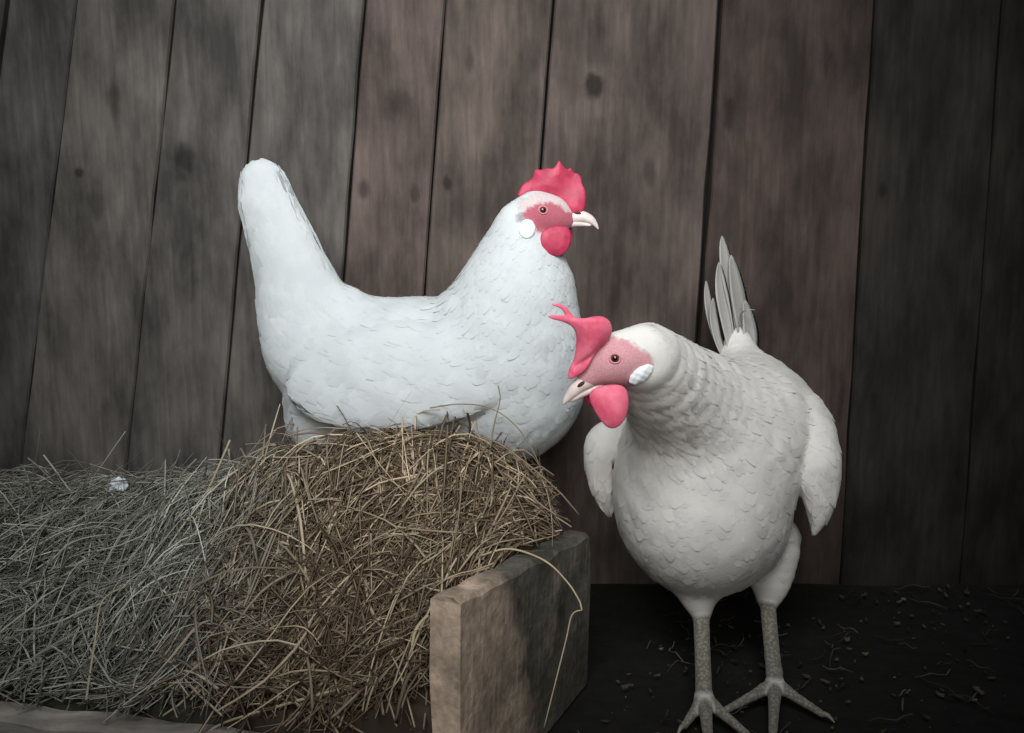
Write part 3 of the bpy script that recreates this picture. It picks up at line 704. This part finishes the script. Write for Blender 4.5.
M_front = wood_mat('grey_board', False, (0.50, 0.44, 0.39), (0.30, 0.28, 0.25), axis_scale=(0.15, 1, 1))
box = empty('nest_box', (-0.3, 0.8, 0), 'low wooden box of rough boards full of hay, against the plank wall', 'box')
board('side_board', (A0[0], A0[1]), (A1[0], A1[1]), 0, 0, A0[2] - .002, A1[2], 0.026, M_side, box, 1, nrm=(-sd[1], sd[0]))
B0 = P(-10, 697, .715); B1 = P(300, 733, .655); t = (A0[0] - .012 - B0[0]) / (B1[0] - B0[0]); B2 = B0 + (B1 - B0) * t; Bm = B0 - (B1 - B0) * 1.4
fd = (B2 - Bm)[:2]; fd /= np.linalg.norm(fd)
board('front_board', (Bm[0], Bm[1]), (B2[0], B2[1]), 0, 0, Bm[2], B2[2], 0.026, M_front, box, 4, n=60, nrm=(fd[1], -fd[0]))

# ------------------------------------------------------------------ hay
ctl = [P(-300, 500, 1.08), P(-100, 495, 1.08), P(0, 492, 1.08), P(100, 497, 1.07), P(200, 487, 1.07), P(-300, 600, .85), P(-100, 600, .85), P(-150, 540, .95), P(0, 540, .96), P(110, 540, .96), P(215, 500, .96),
       P(275, 462, .95), P(330, 450, .91), P(400, 440, .89), P(465, 446, .88), P(515, 470, .87), P(543, 508, .85), P(552, 545, .80),
       P(0, 600, .85), P(100, 600, .85), P(190, 570, .84), P(280, 530, .83), P(390, 520, .82), P(480, 530, .80), P(0, 680, .75), P(-200, 685, .76), P(120, 690, .73), P(250, 690, .70), P(250, 620, .76),
       P(340, 600, .75), P(430, 590, .73), P(340, 700, .68), P(415, 690, .67), P(425, 640, .69)]
ctl += [np.array(c) for c in ((-.20, 1.0, .195), (-.10, 1.0, .195), (0.0, 1.0, .19), (.06, 1.0, .14), (-.1, 1.12, .15), (.05, 1.12, .11), (-.25, 1.1, .16), (-1.0, 1.1, .13), (-1.0, .85, .12))]
ctl = np.array(ctl)
def HZ(x, y):
    d2 = (x[..., None] - ctl[:, 0]) ** 2 + (y[..., None] - ctl[:, 1]) ** 2
    w_ = np.exp(-d2 / (2 * .035 ** 2)) + 1e-4 / (d2 + 1e-3)
    return (w_ * ctl[:, 2]).sum(-1) / w_.sum(-1)
def xr(y):  # right limit of the hay
    x = A0[0] + (y - A0[1]) * sd[0] / sd[1] - .033
    return np.minimum(x, .040 - (y - .87) * .05 * (y > .87))
def yf(x):  # front limit
    return B0[1] + (x - B0[0]) * (B2[1] - B0[1]) / (B2[0] - B0[0]) + 0.005
gx = np.linspace(-1.1, .09, 190); ty = np.linspace(0, 1, 80)
XX, TT = np.meshgrid(gx, ty, indexing='ij'); Y0 = yf(XX); YY = Y0 + (1.135 - Y0) * TT
UU = (XX + 1.1) / 1.19
for _ in range(4):
    XX = -1.1 + UU * (xr(YY) + .004 + 1.1); Y0 = yf(XX); YY = Y0 + (1.135 - Y0) * TT
ZZ = HZ(XX, YY) - .012 + fbm(XX, YY, 40, 5) * .003
over = XX - xr(YY); ZZ = np.where(over > 0, ZZ - over * 3.5, ZZ); ZZ = np.maximum(ZZ, 0.002)
nY = 80; V = np.stack([XX.ravel(), YY.ravel(), ZZ.ravel()], 1); n0 = len(V)
ii, jj = np.meshgrid(np.arange(189), np.arange(nY - 1), indexing='ij'); q = (ii * nY + jj).ravel(); Qs = [np.stack([q, q + nY, q + nY + 1, q + 1], 1)]
low = V.copy(); low[:, 2] = 0; V = np.concatenate([V, low])
per = [i * nY for i in range(190)] + [189 * nY + j for j in range(1, nY)] + [i * nY + nY - 1 for i in range(188, -1, -1)] + [j for j in range(nY - 2, 0, -1)]
per = np.array(per); pn = np.roll(per, -1); Qs.append(np.stack([per, per + n0, pn + n0, pn], 1))
V2 = V; Q2 = np.concatenate(Qs)
def strands(cx, cy, n, r, length, width, green, elev=0.10, depth=0.016, pref=None, zfun=HZ, segs=8, up=0.0):
    th = r.uniform(0, 2 * math.pi, n) if pref is None else r.normal(pref[0], pref[1], n)
    Ls = r.uniform(*length, n); wd = r.uniform(*width, n); K = segs
    cur = r.standard_t(2.5, n) * 3.0; cur = np.clip(cur, -14, 14); x = cx - np.cos(th) * Ls * .5; y = cy - np.sin(th) * Ls * .5
    z0 = r.uniform(-depth, 0.006, n); sl = r.normal(0, elev, n) + up; arch = np.abs(r.normal(0, .012, n)) * (r.random(n) < .55) * (Ls / .12)
    rows = []; wob = r.uniform(0, 6, n); kink = r.uniform(.2, .8, n); ka = r.normal(0, .8, n) * (r.random(n) < .3)
    hc = zfun(cx, cy); hx = (zfun(cx + .01, cy) - zfun(cx - .01, cy)) / .02; hy = (zfun(cx, cy + .01) - zfun(cx, cy - .01)) / .02
    for k in range(K + 1):
        t = k / K; a = th + cur * Ls * (t - .5) + ka * (t > kink)
        if k: x = x + np.cos(a) * Ls / K; y = y + np.sin(a) * Ls / K
        hs = .35 * (hc + hx * (x - cx) + hy * (y - cy)) + .65 * zfun(x, y)
        z = hs + z0 + sl * Ls * (t - .5) * 1.0 + arch * 4 * t * (1 - t) + .002 * np.sin(wob + t * 9)
        rows.append((x.copy(), y.copy(), z, a))
    V = []; ang0 = r.uniform(0, 6.28, n); prof = [1, 1, 1]
    for k, (x, y, z, a) in enumerate(rows):
        tp = 1 - .75 * max(0, (k / K - .6) / .4); s = wd * tp
        for j in range(3):
            b = ang0 + j * 2.094
            V.append(np.stack([x - np.sin(a) * np.cos(b) * s, y + np.cos(a) * np.cos(b) * s, z + np.sin(b) * s * .6], 1))
    V = np.stack(V, 1); m = V.shape[1]; V = V.reshape(-1, 3); fc = []
    for k in range(K):
        for j in range(3): a = k * 3 + j; b = k * 3 + (j + 1) % 3; fc.append((a, b, b + 3, a + 3))
    Fc = (np.arange(n)[:, None, None] * m + np.array(fc)[None]).reshape(-1, 4)
    tone = r.random(n) ** (2.4 - .9 * green)
    dark = np.array([.125, .086, .056]); pale = np.array([.66, .53, .37]); gd = np.array([.15, .15, .12]); gp_ = np.array([.66, .66, .56])
    g_ = green[:, None]; c = (dark * (1 - g_) + gd * g_) * (1 - tone[:, None]) + (pale * (1 - g_) + gp_ * g_) * tone[:, None]
    c *= r.uniform(.8, 1.15, n)[:, None]
    return V, Fc, np.repeat(c, m, 0), m
def pick(n, r, cond):
    xs = []; ys = []
    while sum(map(len, xs)) < n:
        x = r.uniform(-1.0, .06, n); y = r.uniform(.62, 1.13, n); k = (x < xr(y) - .004) & (y > yf(x) + .012) & cond(x, y, r); xs.append(x[k]); ys.append(y[k])
    return np.concatenate(xs)[:n], np.concatenate(ys)[:n]
def clampbox(V, m):
    """keep stalks behind the boards: a stalk that would cut a board is dropped"""
    S = V.reshape(-1, m, 3); x, y, z = S[..., 0], S[..., 1], S[..., 2]
    # signed distance inwards from the boards
    side = ((x - A0[0]) * -sd[1] + (y - A0[1]) * sd[0]) - .027
    fr = (y - yf(x)) + .003
    zt = A0[2] + (A1[2] - A0[2]) * np.clip(((x - A0[0]) * sd[0] + (y - A0[1]) * sd[1]) / .285, 0, 1)
    bad = ((side < 0) & (z < zt + .002) & (y < A1[1] + .01)) | ((fr < 0) & (z < B0[2] + .004)) | (y > YW - .006) | ((x > .052) & (y > .84)) | ((side < -.03)) | (fr < -.03)
    # and out of the two hens
    return ~bad.any(1)
def pack(parts):
    Vs, Fs, Cs = [], [], []; o = 0
    for V, Fc, c, m in parts:
        k = clampbox(V, m); n = len(k); V = V.reshape(n, m, 3)[k].reshape(-1, 3); c = c.reshape(n, m, 3)[k].reshape(-1, 3); per = len(Fc) // n; Fc = Fc[:k.sum() * per]
        Vs.append(V); Fs.append(Fc + o); Cs.append(c); o += len(V)
    return np.concatenate(Vs), np.concatenate(Fs), np.concatenate(Cs)
def split(x): return -0.245 + 0 * x
XS = -0.235
def greenness(x): return np.clip((-.20 - x) / .12, 0, 1)
parts = []
x, y = pick(7500, rng, lambda x, y, r: x > -.30); parts.append(strands(x, y, len(x), rng, (.05, .15), (.0006, .0018), greenness(x + rng.normal(0, .02, len(x))) * .6))
x, y = pick(450, rng, lambda x, y, r: x > -.30); parts.append(strands(x, y, len(x), rng, (.10, .20), (.001, .0019), greenness(x) * .5, elev=.2, depth=.003))
x, y = pick(160, rng, lambda x, y, r: (x > -.30) & (y > .8) & (y < .95)); parts.append(strands(x, y, len(x), rng, (.06, .12), (.0006, .0012), greenness(x) * .5, elev=.5, depth=.0, up=0))
V, Fc, c = pack(parts)
nb = (V2[:, 0] > -9)
hb = np.concatenate([V2, V]); hF = np.concatenate([Q2, Fc + len(V2)])
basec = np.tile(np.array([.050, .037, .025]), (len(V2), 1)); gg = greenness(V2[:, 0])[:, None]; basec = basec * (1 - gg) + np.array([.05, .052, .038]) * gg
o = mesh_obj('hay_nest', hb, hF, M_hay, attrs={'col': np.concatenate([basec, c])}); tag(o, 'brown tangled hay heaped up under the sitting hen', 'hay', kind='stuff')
parts = []
x, y = pick(9500, rng, lambda x, y, r: x < -.27 + r.normal(0, .03, len(x)))
parts.append(strands(x, y, len(x), rng, (.05, .16), (.0005, .0013), np.clip(greenness(x) + .35, 0, 1), pref=(1.0, .95)))
x, y = pick(450, rng, lambda x, y, r: x < -.27); parts.append(strands(x, y, len(x), rng, (.10, .20), (.0008, .0018), greenness(x), elev=.25, depth=.002, pref=(1.0, .6)))
x, y = pick(350, rng, lambda x, y, r: (x < -.27) & (y > 1.0)); parts.append(strands(x, y, len(x), rng, (.06, .14), (.0006, .0016), greenness(x), elev=.55, depth=.0))
V, Fc, c = pack(parts)
o = mesh_obj('hay_bedding', V, Fc, M_hay, attrs={'col': c}); tag(o, 'grey-green fine hay at the left of the box along the wall', 'hay', kind='stuff')

# single stalks that stand out from the hay
def stalk(name, pts, r0, r1, col, label, cat='straw stalk', group=None):
    pts = [np.array(p, float) for p in pts]; V = []; Fc = []; n = len(pts)
    for i, p in enumerate(pts):
        d = pts[min(i + 1, n - 1)] - pts[max(i - 1, 0)]; d /= np.linalg.norm(d); s = np.cross(d, (0.02, 1, 0.1)); s /= np.linalg.norm(s); u = np.cross(d, s)
        rr = r0 + (r1 - r0) * i / (n - 1)
        for j in range(6): a = j * math.pi / 3; V.append(p + (s * math.cos(a) + u * math.sin(a) * .5) * rr)
    for i in range(n - 1):
        for j in range(6): a = i * 6 + j; b = i * 6 + (j + 1) % 6; Fc.append((a, b, b + 6, a + 6))
    Fc.append(list(range(6))[::-1]); Fc.append([(n - 1) * 6 + j for j in range(6)])
    o = mesh_obj(name, V, Fc, M_hay, attrs={'col': np.tile(np.array(col), (len(V), 1))})
    return tag(o, label, cat, group)
def curve_pts(pp, n=6):
    pts = [P(*p) for p in pp]; out = []
    m = len(pts) - 1
    for i in range(m):
        p0, p1, p2, p3 = pts[max(i - 1, 0)], pts[i], pts[i + 1], pts[min(i + 2, m)]
        for k in range(n):
            f = k / n; out.append(0.5 * ((2 * p1) + (-p0 + p2) * f + (2 * p0 - 5 * p1 + 4 * p2 - p3) * f * f + (-p0 + 3 * p1 - 3 * p2 + p3) * f ** 3))
    return out + [pts[-1]]
PALE = (.55, .46, .30)
stalk('hay_stalk', curve_pts([(480, 556, .755), (510, 549, .75), (545, 561, .74), (568, 583, .735), (580, 602, .725)]) + curve_pts([(582, 610, .722), (572, 615, .72), (566, 640, .715), (556, 680, .70), (544, 728, .69)], 4), .0011, .0005, PALE, 'long bent pale stalk hanging down over the side board of the box')
stalk('hay_stalk', curve_pts([(190, 520, .93), (207, 492, .93), (230, 440, .94)]), .0016, .0012, (.42, .34, .24), 'thick straight stalk poking up between the green and the brown hay', )
stalk('hay_stalk', curve_pts([(262, 470, .92), (268, 445, .92), (280, 404, .93)]), .0012, .0006, (.5, .42, .3), 'thin pale stalk standing up just left of the sitting hen')
stalk('hay_stalk', curve_pts([(488, 462, .87), (494, 425, .875), (500, 400, .88), (498, 385, .88)]), .0009, .0005, (.22, .17, .11), 'dark thin stalk standing in front of the breast of the sitting hen')
stalk('hay_stalk', curve_pts([(430, 408, .89), (460, 404, .89), (490, 408, .88), (515, 425, .87), (535, 455, .86), (548, 492, .85)]), .0007, .0005, (.22, .18, .12), 'fine dark stalk arching across the breast of the sitting hen')
stalk('hay_stalk', curve_pts([(412, 655, .69), (360, 682, .675), (290, 703, .665), (226, 722, .66), (200, 738, .655)]), .0018, .0009, PALE, 'thick pale stalk lying towards the front board of the box')
stalk('hay_stalk', curve_pts([(372, 492, .85), (384, 520, .83), (398, 560, .80), (396, 600, .76), (402, 640, .73)]), .0014, .0008, PALE, 'pale stalk running down the middle of the brown hay')
stalk('hay_stalk', curve_pts([(428, 615, .69), (414, 635, .685), (412, 680, .675), (419, 732, .665)]), .0016, .0010, PALE, 'pale stalk bent down beside the near end of the side board')
stalk('hay_stalk', curve_pts([(86, 700, .70), (95, 640, .74), (103, 600, .78), (130, 585, .81)]), .0013, .0008, (.5, .45, .3), 'pale stalk bent over in the lower left of the hay')

# small white down feather caught on the hay
def downy():
    root = empty('down_feather', tuple(P(118, 484, 1.06)), 'tiny fluffy white feather lying on the green hay by the wall', 'feather')
    fn, a, b = ellip_fn(P(118, 485, 1.06), basis((1, 0, 0.2), (0, 0, 1)), (.012, .006, .010))
    def f2(p): return fn(p) + .0012 * np.sin(p[..., 0] * 420 + 1) * np.sin(p[..., 2] * 520) + .001 * np.sin(p[..., 1] * 900 + p[..., 0] * 700)
    o = sdf_obj('fluff', f2, a - .003, b + .003, .0008, M_lobe, root)
    Vs = []; Fs = []
    r = random.Random(3)
    for i in range(26):
        c = P(118, 485, 1.06); an = r.uniform(0, 6.28); el = r.uniform(-.3, 1.3); d = np.array([math.cos(an) * math.cos(el), math.sin(an) * math.cos(el), math.sin(el)]); s = np.cross(d, (0, 0, 1)) * .0012; b = len(Vs)
        e = c + d * r.uniform(.010, .018); Vs += [c - s, c + s, e, c + np.array([0, 0, .0015])]; Fs += [(b, b + 1, b + 2), (b + 1, b + 3, b + 2), (b + 3, b, b + 2)]
    mesh_obj('barbs', Vs, Fs, M_lobe, root)
downy()

# litter on the floor
def litter():
    r = np.random.default_rng(21); n = 420
    x = r.uniform(-.15, 1.3, n); y = r.uniform(.35, 1.13, n)
    side = ((x - A0[0]) * -sd[1] + (y - A0[1]) * sd[0])
    k = (side < -.035) & ~((x < .12) & (y > .86)); x, y = x[k], y[k]; n = len(x)
    flat = lambda x, y: np.full(x.shape, .0015)
    V, Fc, c, m = strands(x, y, n, r, (.015, .06), (.0005, .0011), np.full(n, .5), elev=.08, depth=-.0005, zfun=flat, segs=5)
    V[:, 2] = np.maximum(V[:, 2], .0005); Vs = [V]; Fs = [Fc]; Cs = [c * .2]; o = len(V)
    n = 1500; x = r.uniform(-.1, 1.4, n); y = r.uniform(.35, 1.13, n); side = ((x - A0[0]) * -sd[1] + (y - A0[1]) * sd[0]); k = (side < -.03) & ~((x < .1) & (y > .86)); x, y = x[k], y[k]; n = len(x)
    s = r.uniform(.0015, .0075, n) * (r.random(n) ** .5) + .004 * (r.random(n) < .04); an = r.uniform(0, 6.28, n); tl = r.normal(0, .35, n)
    for i in range(n):
        b = o; col = np.array([.05, .043, .034]) * r.uniform(.3, 2.2) if r.random() > .05 else np.array([.17, .16, .145])
        ring = []
        mm = 6
        for lay in (0, 1):
            for j in range(mm):
                a = 2 * math.pi * j / mm; rr = s[i] * (.7 + .5 * math.sin(j * 2.3 + i)); px = math.cos(a) * rr; py = math.sin(a) * rr * .65
                ring.append((x[i] + px * math.cos(an[i]) - py * math.sin(an[i]), y[i] + px * math.sin(an[i]) + py * math.cos(an[i]), .0015 + abs(px * tl[i]) + lay * s[i] * .3))
        Vs.append(np.array(ring)); Cs.append(np.tile(col, (12, 1)))
        f = [(b + j, b + (j + 1) % mm, b + mm + (j + 1) % mm, b + mm + j) for j in range(mm)] + [(b + mm, b + mm + 1, b + mm + 2, b + mm + 3), (b + mm, b + mm + 3, b + mm + 4, b + mm + 5)]
        Fs.append(np.array(f)); o += 12
    ob = mesh_obj('floor_litter', np.concatenate(Vs), np.concatenate(Fs), M_hay, smooth=False, attrs={'col': np.concatenate(Cs)})
    tag(ob, 'bits of straw, chips and crumbs strewn over the dark floor', 'litter', kind='stuff')
litter()
